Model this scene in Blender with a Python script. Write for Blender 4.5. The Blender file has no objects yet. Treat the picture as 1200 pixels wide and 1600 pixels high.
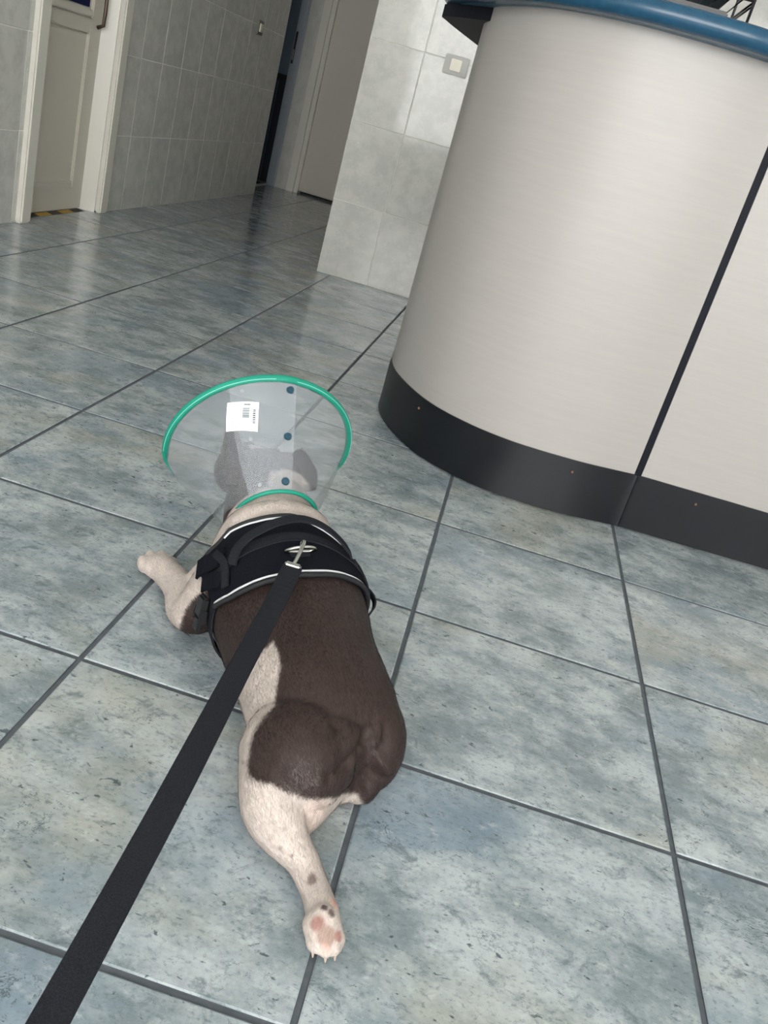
import bpy, bmesh, math, random
import numpy as np
from mathutils import Vector, Matrix
from mathutils.bvhtree import BVHTree

U = 0.4                                   # one floor tile, metres
random.seed(7)
C = bpy.context.scene.collection
sc = bpy.context.scene

# ------------------------------------------------------------------ camera
cam_d = bpy.data.cameras.new('camera'); cam = bpy.data.objects.new('camera', cam_d); C.objects.link(cam)
RIGHT = (0.95261478, 0.16335964, 0.25659053)
DOWN = (0.29975065, -0.36073277, -0.88318821)
FWD = (-0.05171669, 0.91825133, -0.39260653)
CAMP = Vector((0.95379256, -2.36324073, 1.82929388)) * U
m = Matrix(((RIGHT[0], -DOWN[0], -FWD[0], CAMP.x), (RIGHT[1], -DOWN[1], -FWD[1], CAMP.y),
            (RIGHT[2], -DOWN[2], -FWD[2], CAMP.z), (0, 0, 0, 1)))
cam.matrix_world = m
cam_d.sensor_fit = 'HORIZONTAL'; cam_d.sensor_width = 36.0; cam_d.lens = 36.0 * 1406.24 / 1200.0
cam_d.clip_start = 0.02; cam_d.clip_end = 100
sc.camera = cam

# ------------------------------------------------------------------ world, light, exposure
w = bpy.data.worlds.new('daylight'); sc.world = w; w.use_nodes = True
bg = w.node_tree.nodes['Background']; bg.inputs[0].default_value = (1.0, 0.995, 0.985, 1); bg.inputs[1].default_value = 6.7
sc.view_settings.view_transform = 'Standard'; sc.view_settings.look = 'None'
sc.view_settings.gamma = 1.0; sc.view_settings.use_curve_mapping = False
sc.view_settings.exposure = 0.6
sc.cycles.max_bounces = 10; sc.cycles.diffuse_bounces = 6; sc.cycles.glossy_bounces = 4; sc.cycles.transparent_max_bounces = 16
sc.cycles.sample_clamp_indirect = 8.0

# ------------------------------------------------------------------ materials
def lin(c):
    return tuple(((v / 255) / 12.92 if v / 255 <= 0.04045 else ((v / 255 + 0.055) / 1.055) ** 2.4) for v in c) + (1,)

def mat(name, rgb, rough=0.5, metal=0.0, spec=0.5, noise=None, bump=None, sheen=0.0):
    """plain procedural material; noise=(scale, rgb2, amount) mottles, bump=(scale, strength)"""
    M = bpy.data.materials.new(name); M.use_nodes = True
    nt = M.node_tree; b = nt.nodes['Principled BSDF']
    b.inputs['Base Color'].default_value = lin(rgb); b.inputs['Roughness'].default_value = rough
    b.inputs['Metallic'].default_value = metal; b.inputs['Specular IOR Level'].default_value = spec
    b.inputs['Sheen Weight'].default_value = sheen
    if noise or bump:
        tc = nt.nodes.new('ShaderNodeTexCoord')
    if noise:
        n = nt.nodes.new('ShaderNodeTexNoise'); n.inputs['Scale'].default_value = noise[0]; n.inputs['Detail'].default_value = 5
        nt.links.new(tc.outputs['Object'], n.inputs['Vector'])
        r = nt.nodes.new('ShaderNodeMapRange'); r.inputs[1].default_value = 0.35; r.inputs[2].default_value = 0.68
        r.inputs[3].default_value = 0; r.inputs[4].default_value = noise[2]
        nt.links.new(n.outputs[0], r.inputs[0])
        mx = nt.nodes.new('ShaderNodeMix'); mx.data_type = 'RGBA'
        mx.inputs[6].default_value = lin(rgb); mx.inputs[7].default_value = lin(noise[1])
        nt.links.new(r.outputs[0], mx.inputs[0]); nt.links.new(mx.outputs[2], b.inputs['Base Color'])
    if bump:
        n2 = nt.nodes.new('ShaderNodeTexNoise'); n2.inputs['Scale'].default_value = bump[0]; n2.inputs['Detail'].default_value = 4
        nt.links.new(tc.outputs['Object'], n2.inputs['Vector'])
        bp = nt.nodes.new('ShaderNodeBump'); bp.inputs['Strength'].default_value = bump[1]; bp.inputs['Distance'].default_value = 0.002
        nt.links.new(n2.outputs[0], bp.inputs['Height']); nt.links.new(bp.outputs[0], b.inputs['Normal'])
    return M

def tile_coords(nt, stretch):
    """object coordinates shifted by the object's own random number, so that no two tiles share a print"""
    tc = nt.nodes.new('ShaderNodeTexCoord'); oi = nt.nodes.new('ShaderNodeObjectInfo')
    mu = nt.nodes.new('ShaderNodeMath'); mu.operation = 'MULTIPLY'; mu.inputs[1].default_value = 37.0
    nt.links.new(oi.outputs['Random'], mu.inputs[0])
    add = nt.nodes.new('ShaderNodeVectorMath'); add.operation = 'ADD'
    nt.links.new(tc.outputs['Object'], add.inputs[0]); nt.links.new(mu.outputs[0], add.inputs[1])
    mp = nt.nodes.new('ShaderNodeMapping'); mp.inputs['Scale'].default_value = stretch
    mp.inputs['Rotation'].default_value = (0, 0, 0.15)
    nt.links.new(add.outputs[0], mp.inputs[0])
    return mp.outputs[0], oi.outputs['Random']

def ramp(nt, src, lo, hi, a, b):
    r = nt.nodes.new('ShaderNodeMapRange'); r.interpolation_type = 'SMOOTHSTEP'
    r.inputs[1].default_value = lo; r.inputs[2].default_value = hi; r.inputs[3].default_value = a; r.inputs[4].default_value = b
    nt.links.new(src, r.inputs[0]); return r.outputs[0]

def mixc(nt, fac, a, b):
    mx = nt.nodes.new('ShaderNodeMix'); mx.data_type = 'RGBA'
    if isinstance(fac, float): mx.inputs[0].default_value = fac
    else: nt.links.new(fac, mx.inputs[0])
    for k, v in ((6, a), (7, b)):
        if isinstance(v, tuple): mx.inputs[k].default_value = v
        else: nt.links.new(v, mx.inputs[k])
    return mx.outputs[2]

def noise(nt, vec, scale, detail=4, rough=0.55, dist=0.0):
    n = nt.nodes.new('ShaderNodeTexNoise'); n.inputs['Scale'].default_value = scale; n.inputs['Detail'].default_value = detail
    n.inputs['Roughness'].default_value = rough; n.inputs['Distortion'].default_value = dist
    nt.links.new(vec, n.inputs['Vector']); return n.outputs[0]

def floor_tile_material():
    M = bpy.data.materials.new('marbled_floor_tile'); M.use_nodes = True
    nt = M.node_tree; b = nt.nodes['Principled BSDF']
    v, rnd = tile_coords(nt, (0.85, 1.12, 1.0))
    base = mixc(nt, ramp(nt, noise(nt, v, 9, 9, 0.74), 0.34, 0.66, 0, 1), lin((114, 125, 130)), lin((172, 179, 181)))
    c = mixc(nt, ramp(nt, noise(nt, v, 4.1, 4, 0.55, 0.4), 0.50, 0.68, 0, 0.60), base, lin((110, 128, 144)))
    c = mixc(nt, ramp(nt, noise(nt, v, 3.1, 5, 0.6), 0.51, 0.69, 0, 0.50), c, lin((160, 158, 143)))
    c = mixc(nt, ramp(nt, noise(nt, v, 34, 7, 0.72, 0.3), 0.55, 0.72, 0, 0.55), c, lin((188, 193, 193)))
    c = mixc(nt, ramp(nt, noise(nt, v, 30, 8, 0.76, 0.4), 0.48, 0.32, 0, 0.70), c, lin((86, 98, 104)))
    c = mixc(nt, ramp(nt, noise(nt, v, 150, 5, 0.7), 0.48, 0.32, 0, 0.55), c, lin((90, 102, 107)))
    v2, _ = tile_coords(nt, (0.75, 1.25, 1.0))
    c = mixc(nt, ramp(nt, noise(nt, v2, 80, 4, 0.62, 0.5), 0.365, 0.30, 0, 0.85), c, lin((60, 72, 77)))
    vein = nt.nodes.new('ShaderNodeMath'); vein.operation = 'SUBTRACT'; vein.inputs[1].default_value = 0.5
    nt.links.new(noise(nt, v2, 17, 6, 0.7, 0.6), vein.inputs[0])
    ab_ = nt.nodes.new('ShaderNodeMath'); ab_.operation = 'ABSOLUTE'; nt.links.new(vein.outputs[0], ab_.inputs[0])
    vm = nt.nodes.new('ShaderNodeMath'); vm.operation = 'MULTIPLY'
    nt.links.new(ramp(nt, ab_.outputs[0], 0.010, 0.002, 0, 0.75), vm.inputs[0]); nt.links.new(ramp(nt, noise(nt, v, 13, 3), 0.54, 0.62, 0, 1), vm.inputs[1])
    c = mixc(nt, vm.outputs[0], c, lin((68, 81, 86)))
    nt.links.new(c, b.inputs['Base Color'])
    rg = ramp(nt, noise(nt, v, 30, 3), 0.3, 0.7, 0.10, 0.17); nt.links.new(rg, b.inputs['Roughness'])
    b.inputs['Specular IOR Level'].default_value = 0.5
    bp = nt.nodes.new('ShaderNodeBump'); bp.inputs['Strength'].default_value = 0.06; bp.inputs['Distance'].default_value = 0.0012
    nt.links.new(noise(nt, v, 26, 5), bp.inputs['Height']); nt.links.new(bp.outputs[0], b.inputs['Normal'])
    return M

def wall_tile_material(name, ca, cb, cc, relief=0.035):
    M = bpy.data.materials.new(name); M.use_nodes = True
    nt = M.node_tree; b = nt.nodes['Principled BSDF']
    v, rnd = tile_coords(nt, (1.6, 1.6, 0.7))
    c = mixc(nt, ramp(nt, noise(nt, v, 9, 6, 0.65), 0.35, 0.65, 0, 1), lin(ca), lin(cb))
    c = mixc(nt, ramp(nt, noise(nt, v, 24, 5, 0.7, 0.5), 0.56, 0.72, 0, 0.6), c, lin(cc))
    nt.links.new(c, b.inputs['Base Color']); b.inputs['Roughness'].default_value = 0.07; b.inputs['Specular IOR Level'].default_value = 0.38
    bp = nt.nodes.new('ShaderNodeBump'); bp.inputs['Strength'].default_value = relief; bp.inputs['Distance'].default_value = 0.003
    nt.links.new(noise(nt, v, 14, 4), bp.inputs['Height']); nt.links.new(bp.outputs[0], b.inputs['Normal'])
    return M

MF = floor_tile_material()
M_grout = mat('dark_grout', (70, 75, 82), 0.9, noise=(60, (88, 93, 98), 0.6))
M_wall_tile = wall_tile_material('grey_wall_tile', (182, 183, 178), (197, 196, 191), (208, 204, 199))
M_wall_grout = mat('pale_wall_grout', (214, 212, 206), 0.8)
M_plaster = mat('white_plaster', (225, 224, 218), 0.8, noise=(5, (214, 213, 208), 0.5))
M_ceiling = mat('white_ceiling', (232, 232, 228), 0.85)
M_trim = mat('cream_painted_trim', (206, 203, 194), 0.35)
M_door = mat('cream_painted_door', (196, 191, 180), 0.38)
M_metal = mat('brushed_metal', (170, 172, 172), 0.3, 1.0)
M_navy_panel = mat('dark_navy_door_panel', (24, 34, 48), 0.35)
M_black = mat('black_plastic', (22, 23, 26), 0.4)
M_panel = None
M_kick = mat('black_kick_plate', (9, 12, 18), 0.32, spec=0.4, noise=(14, (14, 17, 25), 0.7), bump=(500, 0.15))
M_blue = mat('blue_countertop_edge', (22, 66, 92), 0.26, noise=(60, (32, 78, 104), 0.5))
M_navy = mat('dark_navy_apron', (11, 14, 24), 0.6, spec=0.2)
M_teal = mat('teal_fabric_trim', (0, 122, 100), 0.6, noise=(900, (16, 146, 122), 0.6))
M_snap = mat('dark_teal_snap', (24, 62, 78), 0.35)

def panel_material():
    M = bpy.data.materials.new('pale_woodgrain_laminate'); M.use_nodes = True
    nt = M.node_tree; b = nt.nodes['Principled BSDF']
    tc = nt.nodes.new('ShaderNodeTexCoord'); mp = nt.nodes.new('ShaderNodeMapping'); mp.inputs['Scale'].default_value = (6, 6, 90)
    nt.links.new(tc.outputs['Object'], mp.inputs[0])
    n = noise(nt, mp.outputs[0], 1.2, 5, 0.6)
    c = mixc(nt, ramp(nt, n, 0.3, 0.7, 0, 1), lin((157, 153, 149)), lin((160, 156, 152)))
    nt.links.new(c, b.inputs['Base Color']); b.inputs['Roughness'].default_value = 0.42
    return M
M_panel = panel_material()

# ------------------------------------------------------------------ mesh helpers
def obj(name, bm, material, parent=None, smooth=False):
    me = bpy.data.meshes.new(name); bm.to_mesh(me); bm.free()
    for mm in (material if isinstance(material, (list, tuple)) else [material]): me.materials.append(mm)
    if smooth:
        for p in me.polygons: p.use_smooth = True
    o = bpy.data.objects.new(name, me); C.objects.link(o)
    if parent: o.parent = parent
    return o

def tag(o, label=None, cat=None, group=None, kind=None):
    if label: o['label'] = label
    if cat: o['category'] = cat
    if group: o['group'] = group
    if kind: o['kind'] = kind
    return o

def empty(name, loc=(0, 0, 0)):
    e = bpy.data.objects.new(name, None); e.location = loc; e.empty_display_size = 0.05; C.objects.link(e); return e

def child(o, parent):
    """parent without moving: meshes are built in world coordinates, the root sits at the thing's base"""
    o.parent = parent; o.matrix_parent_inverse = Matrix.Translation(-Vector(parent.location)); return o

def box(bm, a, b, bevel=0.0):
    a, b = [min(x, y) for x, y in zip(a, b)], [max(x, y) for x, y in zip(a, b)]
    vs = [bm.verts.new((x, y, z)) for x in (a[0], b[0]) for y in (a[1], b[1]) for z in (a[2], b[2])]
    fs = [bm.faces.new([vs[i] for i in f]) for f in ((0, 1, 3, 2), (4, 6, 7, 5), (0, 4, 5, 1), (2, 3, 7, 6), (0, 2, 6, 4), (1, 5, 7, 3))]
    if bevel:
        es = list({e for f in fs for e in f.edges})
        bmesh.ops.bevel(bm, geom=es, offset=bevel, segments=2, affect='EDGES', clamp_overlap=True)
    return bm

def ubox(a, b, bevel=0.0):
    """a box given in floor-tile units"""
    bm = bmesh.new(); return box(bm, [x * U for x in a], [x * U for x in b], bevel)

def tube(bm, pts, rad, seg=8, closed=False):
    pts = [Vector(p) for p in pts]; n = len(pts); rings = []
    prev = None
    for i, p in enumerate(pts):
        if closed: d = pts[(i + 1) % n] - pts[i - 1]
        else: d = pts[min(i + 1, n - 1)] - pts[max(i - 1, 0)]
        d.normalize()
        if prev is None:
            a = d.cross(Vector((0, 0, 1)));
            if a.length < 1e-3: a = d.cross(Vector((1, 0, 0)))
        else:
            a = prev - d * prev.dot(d)
        a.normalize(); prev = a; b = d.cross(a)
        r = rad[i] if isinstance(rad, (list, tuple)) else rad
        rings.append([bm.verts.new(p + (a * math.cos(t) + b * math.sin(t)) * r) for t in [2 * math.pi * k / seg for k in range(seg)]])
    for i in range(n if closed else n - 1):
        A, B = rings[i], rings[(i + 1) % n]
        for k in range(seg): bm.faces.new((A[k], A[(k + 1) % seg], B[(k + 1) % seg], B[k]))
    if not closed:
        bm.faces.new(list(reversed(rings[0]))); bm.faces.new(rings[-1])
    return bm

def prism(bm, outline, z0, z1):
    lo = [bm.verts.new((x, y, z0)) for x, y in outline]; hi = [bm.verts.new((x, y, z1)) for x, y in outline]
    n = len(outline)
    bm.faces.new(list(reversed(lo))); bm.faces.new(hi)
    for i in range(n): bm.faces.new((lo[i], lo[(i + 1) % n], hi[(i + 1) % n], hi[i]))
    bmesh.ops.recalc_face_normals(bm, faces=bm.faces); return bm

def spline(P, n=8):
    """Catmull-Rom through the points P"""
    P = [np.array(p, float) for p in P]; out = []
    Q = [2 * P[0] - P[1]] + P + [2 * P[-1] - P[-2]]
    for i in range(1, len(Q) - 2):
        for k in range(n):
            t = k / n
            out.append(0.5 * ((2 * Q[i]) + (-Q[i - 1] + Q[i + 1]) * t + (2 * Q[i - 1] - 5 * Q[i] + 4 * Q[i + 1] - Q[i + 2]) * t * t
                              + (-Q[i - 1] + 3 * Q[i] - 3 * Q[i + 1] + Q[i + 2]) * t ** 3))
    out.append(P[-1]); return out

# ------------------------------------------------------------------ the setting (in tile units)
XL, XR, YB, YF, YC, XC, ZC = -3.66, 8.0, -9.0, 15.65, 8.11, -1.17, 6.75
floor = tag(obj('floor', ubox((XL - 4, YB, -0.25), (XR, YF + 1.0, -0.006)), M_grout), 'bluish grey marbled floor tiles with dark grout', kind='structure')
g = 0.0070 / U
def tile_mesh(name, sx, sy, th, bev, mats):
    bm = bmesh.new(); a, b_ = sx / 2, sy / 2
    ring = lambda x, y, z: [bm.verts.new(p) for p in ((-x, -y, z), (x, -y, z), (x, y, z), (-x, y, z))]
    r0, r1, r2 = ring(a, b_, -th), ring(a, b_, -bev), ring(a - bev * 1.7, b_ - bev * 1.7, 0)
    for A, B in ((r0, r1), (r1, r2)):
        for k in range(4):
            f = bm.faces.new((A[k], A[(k + 1) % 4], B[(k + 1) % 4], B[k])); f.material_index = 1 if A is r1 else 2
    bm.faces.new(r2)
    me = bpy.data.meshes.new(name); bm.to_mesh(me); bm.free()
    for mm in mats: me.materials.append(mm)
    return me
ft = tile_mesh('floor_tile', U * (1 - g), U * (1 - g), 0.0024, 0.0011, (MF, MF, M_grout))
rest = bmesh.new()
for i in range(-8, 8):
    for j in range(-9, 16):
        cx, cy = i + 0.5, j + 0.5
        seen = (-4 <= i <= 3 and -2 <= j <= 8) or (-5 <= i <= -1 and 8 < j <= 15)
        if i < -4 and j < 13: continue
        if i >= -1 and j >= 9: continue
        if seen:
            o = bpy.data.objects.new('tile', ft); C.objects.link(o); o.parent = floor
            o.location = (cx * U, cy * U, random.uniform(-0.0003, 0.0003))
        else:
            h = U * (1 - g) / 2
            box(rest, (cx * U - h, cy * U - h, -0.006), (cx * U + h, cy * U + h, 0))
o = obj('tile_field', rest, MF, floor); o['kind'] = 'stuff'

# walls
TW, TH = 0.6, 0.83
def wall(name, boxes, material, label):
    bm = bmesh.new()
    for a, b in boxes: box(bm, [x * U for x in a], [x * U for x in b])
    return tag(obj(name, bm, material), label, kind='structure')

wall_left = wall('wall_left', [((XL - 0.5, YB, 0), (XL - 0.004, 6.0, ZC)), ((XL - 0.5, 7.72, 0), (XL - 0.004, 13.62, ZC)),
                               ((XL - 0.5, 6.0, 5.2), (XL - 0.004, 7.72, ZC)), ((XL - 0.6, 5.9, 0), (XL - 0.5, 7.8, 5.3)), ((XL - 0.5, 13.62, 5.2), (XL - 0.004, YF, ZC))],
                 M_wall_grout, 'grey tiled corridor wall with two doorways')
wt_cache = {}
def wall_tiles(parent, axis, fixed, u0, u1, rows, start, material, normal_sign):
    """upright tiles on a wall; axis 'y': wall plane x = fixed, axis 'x': wall plane y = fixed"""
    k = math.floor((u0 - start) / TW)
    while True:
        a, b = start + k * TW, start + (k + 1) * TW; k += 1
        if a >= u1 - 1e-6: break
        a, b = max(a, u0), min(b, u1)
        if b - a < 0.04: continue
        for r in rows:
            key = (round(b - a, 3), material.name)
            if key not in wt_cache:
                wt_cache[key] = tile_mesh('wall_tile', U * (b - a) - 0.0038, U * TH - 0.0034, 0.0016, 0.0008, (material, material, material))
            o = bpy.data.objects.new('tile', wt_cache[key]); C.objects.link(o); o.parent = parent
            zc = (r + 0.5) * TH * U
            e = lambda s: random.gauss(0, s)
            if axis == 'y':
                o.location = (fixed * U, (a + b) / 2 * U, zc); o.rotation_euler = (math.pi / 2 + e(0.002), 0, math.pi / 2 + e(0.002))
            else:
                o.location = ((a + b) / 2 * U, fixed * U, zc); o.rotation_euler = (math.pi / 2 + e(0.002), 0, e(0.002))
wall_tiles(wall_left, 'y', XL, -1.5, 6.0, range(0, 7), 8.25, M_wall_tile, 1)
wall_tiles(wall_left, 'y', XL, 7.72, 13.62, range(0, 7), 8.25, M_wall_tile, 1)

wall_front = wall('wall_front', [((XC, YC + 0.004, 0), (XR, YF + 1.0, ZC))], M_wall_grout, 'pale grey tiled wall behind the reception desk')
wall_tiles(wall_front, 'x', YC, XC, XC + TW * 15, range(0, 7), XC, M_wall_tile, 1)

wall_far = wall('wall_far', [((XL - 0.26, YF, 0), (-3.64, YF + 1.0, ZC)), ((-3.64, YF, 5.3), (XC, YF + 1.0, ZC)), ((-3.64, YF + 0.5, 0), (XC, YF + 1.0, 5.3))],
                M_wall_tile, 'grey wall at the end of the corridor')
wall('wall_side_room', [((XL - 4, 12.0, 0), (XL - 3.8, YF + 1.0, ZC)), ((XL - 4, YF + 0.8, 0), (XL - 0.26, YF + 1.0, ZC)),
                        ((XL - 4, 12.0, 0), (XL - 0.5, 12.2, ZC))], M_plaster, 'dark walls of the unlit side room')
wall('wall_right', [((XR, YB, 0), (XR + 0.4, YC + 0.1, ZC))], M_plaster, 'white plaster wall on the right of the waiting room')
wall('wall_back', [((XL - 0.5, YB - 0.4, 0), (XR + 0.4, YB, 1.2)), ((XL - 0.5, YB - 0.4, 6.4), (XR + 0.4, YB, ZC)),
                   ((XL - 0.5, YB - 0.4, 1.2), (XL + 0.02, YB, 6.4)), ((XR - 0.3, YB - 0.4, 1.2), (XR + 0.4, YB, 6.4))],
     M_plaster, 'white wall with the shop window behind the camera')
bm = bmesh.new()
for x in (XL + 0.08, 0.9, 4.4, XR - 0.35): box(bm, [(x - 0.06) * U, (YB - 0.25) * U, 1.2 * U], [(x + 0.06) * U, (YB - 0.1) * U, 6.4 * U])
for z in (1.26, 6.34): box(bm, [XL * U, (YB - 0.25) * U, (z - 0.07) * U], [XR * U, (YB - 0.1) * U, (z + 0.07) * U])
tag(obj('window_1', bm, M_trim), 'white frame of the wide shop window', kind='structure')
wall('ceiling', [((XL - 4, YB - 0.4, ZC), (XR + 0.4, YF + 1.0, ZC + 0.3))], M_ceiling, 'plain white ceiling')

# ------------------------------------------------------------------ door in the left wall
d1 = tag(empty('door_1', (-3.8 * U, 6.8 * U, 0)), 'cream panelled door set in a cream frame', kind='structure')
bm = ubox((-3.93, 6.05, 0.012), (-3.83, 7.62, 5.15)); leaf = child(obj('door_leaf', bm, M_door), d1)
XD = -3.83
def moulding(y0, y1, z0, z1):
    bm = bmesh.new(); wv, pr = 0.075, 0.035
    for (a0, a1, b0, b1) in ((y0, y0 + wv, z0, z1), (y1 - wv, y1, z0, z1), (y0 + wv, y1 - wv, z0, z0 + wv), (y0 + wv, y1 - wv, z1 - wv, z1)):
        box(bm, [XD * U, a0 * U, b0 * U], [(XD + pr) * U, a1 * U, b1 * U], 0.004)
    return bm
child(obj('panel_moulding', moulding(6.2, 7.31, 0.24, 1.84), M_door), d1)
child(obj('panel_moulding', moulding(6.2, 7.34, 1.91, 4.9), M_door), d1)
child(tag(obj('notice', ubox((XD + 0.002, 6.70, 2.0), (XD + 0.014, 7.215, 2.9)), mat('dark_blue_notice', (14, 22, 66), 0.7, spec=0.2)), 'dark blue notice'), d1)
bm = bmesh.new()
tube(bm, [(XD * U + 0.006, 7.43 * U, 1.84 * U), (XD * U + 0.03, 7.43 * U, 1.87 * U), (XD * U + 0.032, 7.43 * U, 2.0 * U), (XD * U + 0.032, 7.43 * U, 3.4 * U), (XD * U + 0.006, 7.43 * U, 3.45 * U)], 0.008, 8)
child(tag(obj('pull_handle', bm, mat('bronze_handle', (92, 78, 68), 0.4, 0.6), None, True), 'dark bronze pull handle'), d1)
fr = tag(empty('trim_1', (XL * U, 6.8 * U, 0)), 'cream door frame with deep jamb', kind='structure')
child(obj('casing', ubox((XL - 0.02, 5.92, 0), (XL + 0.06, 6.10, 5.3), 0.006), M_trim), fr)
child(obj('casing', ubox((XL - 0.02, 7.60, 0), (XL + 0.05, 7.78, 5.3), 0.006), M_trim), fr)
child(obj('casing', ubox((XL - 0.02, 6.10, 5.12), (XL + 0.05, 7.60, 5.3), 0.006), M_trim), fr)
bm = bmesh.new(); prism(bm, [(x * U, y * U) for x, y in ((XL - 0.3, 7.50), (XL - 0.02, 7.60), (XL - 0.02, 7.72), (XL - 0.3, 7.72))], 0, 5.12 * U)
child(obj('jamb', bm, M_trim), fr)
child(obj('jamb', ubox((XL - 0.3, 5.98, 0), (XL - 0.02, 6.06, 5.12)), M_trim), fr)
# hazard tape on the threshold
tp = tag(empty('hazard_tape', (-3.75 * U, 6.8 * U, 0.0005)), 'black and yellow hazard tape stuck on the floor along the door sill', 'tape')
child(obj('tape_strip', ubox((-3.828, 6.1, 0.0012), (-3.735, 7.5, 0.0022)), mat('black_tape', (38, 38, 36), 0.6)), tp)
My = mat('yellow_tape', (186, 150, 52), 0.6)
for k in range(3):
    y = 6.10 + k * 0.47; bm = bmesh.new()
    prism(bm, [(a * U, b * U) for a, b in ((-3.828, y), (-3.735, y - 0.05), (-3.735, y + 0.20), (-3.828, y + 0.25))], 0.0023 * U, 0.003 * U)
    child(obj('tape_stripe', bm, My), tp)

# ------------------------------------------------------------------ far door and side-room door
d2 = tag(empty('door_2', (-2.6 * U, 15.8 * U, 0)), 'plain cream door closing the end of the corridor', kind='structure')
child(obj('door_leaf', ubox((-3.42, YF + 0.10, 0.05), (-1.5, YF + 0.2, 5.2)), M_door), d2)
t2 = tag(empty('trim_2', (-3.5 * U, YF * U, 0)), 'cream casing of the corridor end door', kind='structure')
child(obj('casing', ubox((-3.64, YF - 0.06, 0), (-3.50, YF + 0.3, 5.35), 0.005), M_trim), t2)
child(obj('stop_strip', ubox((-3.50, YF + 0.0, 0), (-3.42, YF + 0.3, 5.3), 0.004), M_trim), t2)
child(obj('casing', ubox((-3.64, YF - 0.06, 5.2), (XC - 0.05, YF + 0.3, 5.4), 0.005), M_trim), t2)
t3 = tag(empty('trim_3', (XL * U, 14.6 * U, 0)), 'grey metal frame of the side room doorway', kind='structure')
M_frame = mat('blue_grey_metal_frame', (150, 158, 166), 0.4, 0.2)
child(obj('jamb', ubox((-4.05, YF - 0.05, 0), (-3.93, YF + 0.3, 5.2), 0.004), M_frame), t3)
child(obj('jamb_rebate', ubox((-3.93, YF - 0.02, 0), (-3.88, YF + 0.3, 5.2), 0.003), M_frame), t3)
child(tag(obj('strike_plate', ubox((-4.035, YF - 0.062, 2.18), (-3.995, YF - 0.05, 2.72), 0.002), M_black), 'black strike plate'), t3)
child(obj('strike_hole', ubox((-4.022, YF - 0.066, 2.24), (-4.008, YF - 0.061, 2.42)), M_metal), t3)
child(obj('threshold', ubox((-4.08, 13.62, 0.0), (-4.02, YF, 0.02)), M_metal), t3)
child(obj('jamb', ubox((-4.16, 13.55, 0), (XL - 0.004, 13.62, 5.2)), M_frame), t3)
d3 = tag(empty('door_3', (-4.6 * U, 15.9 * U, 0)), 'dark half glazed door standing in the side room', kind='structure')
child(obj('lower_panel', ubox((-5.4, YF + 0.20, 0.03), (-4.05, YF + 0.3, 1.88)), M_navy_panel), d3)
child(obj('rail', ubox((-5.4, YF + 0.16, 1.88), (-4.05, YF + 0.32, 1.97)), M_black), d3)
child(obj('glass_pane', ubox((-5.4, YF + 0.22, 1.97), (-4.05, YF + 0.28, 5.1)), mat('blue_grey_frosted_glass', (92, 106, 120), 0.35)), d3)
for x in (-4.28, -4.5, -4.75): child(obj('reeding', ubox((x - 0.03, YF + 0.17, 0.05), (x + 0.03, YF + 0.2, 1.86), 0.004), mat('navy_reed', (38, 56, 70), 0.3)), d3)

# ------------------------------------------------------------------ switches
def switch(name, label, center, n_axis, w_, h_, plate, rocker):
    root = tag(empty(name, [c * U for c in center]), label, 'switch')
    x, y, z = center
    if n_axis == 'y':
        child(obj('plate', ubox((x - w_ / 2, y - 0.025, z - h_ / 2), (x + w_ / 2, y, z + h_ / 2), 0.003), plate), root)
        child(obj('rocker', ubox((x - w_ * 0.22, y - 0.045, z - h_ * 0.3), (x + w_ * 0.22, y - 0.02, z + h_ * 0.3), 0.002), rocker), root)
    else:
        child(obj('plate', ubox((x, y - w_ / 2, z - h_ / 2), (x + 0.03, y + w_ / 2, z + h_ / 2), 0.003), plate), root)
        child(obj('rocker', ubox((x + 0.025, y - w_ * 0.25, z - h_ * 0.3), (x + 0.045, y + w_ * 0.25, z + h_ * 0.3), 0.002), rocker), root)
M_cream = mat('cream_switch_plastic', (222, 216, 200), 0.35)
switch('wall_switch', 'grey framed white switch on the pale tiled wall beside the desk', (-0.215, YC, 2.45), 'y', 0.26, 0.19, mat('grey_switch_plate', (170, 170, 166), 0.4), M_cream)
switch('light_switch', 'small cream light switch on the dim corridor wall', (XL, 12.2, 2.46), 'x', 0.26, 0.19, mat('dark_switch_plate', (96, 94, 86), 0.4), M_cream)

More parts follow.
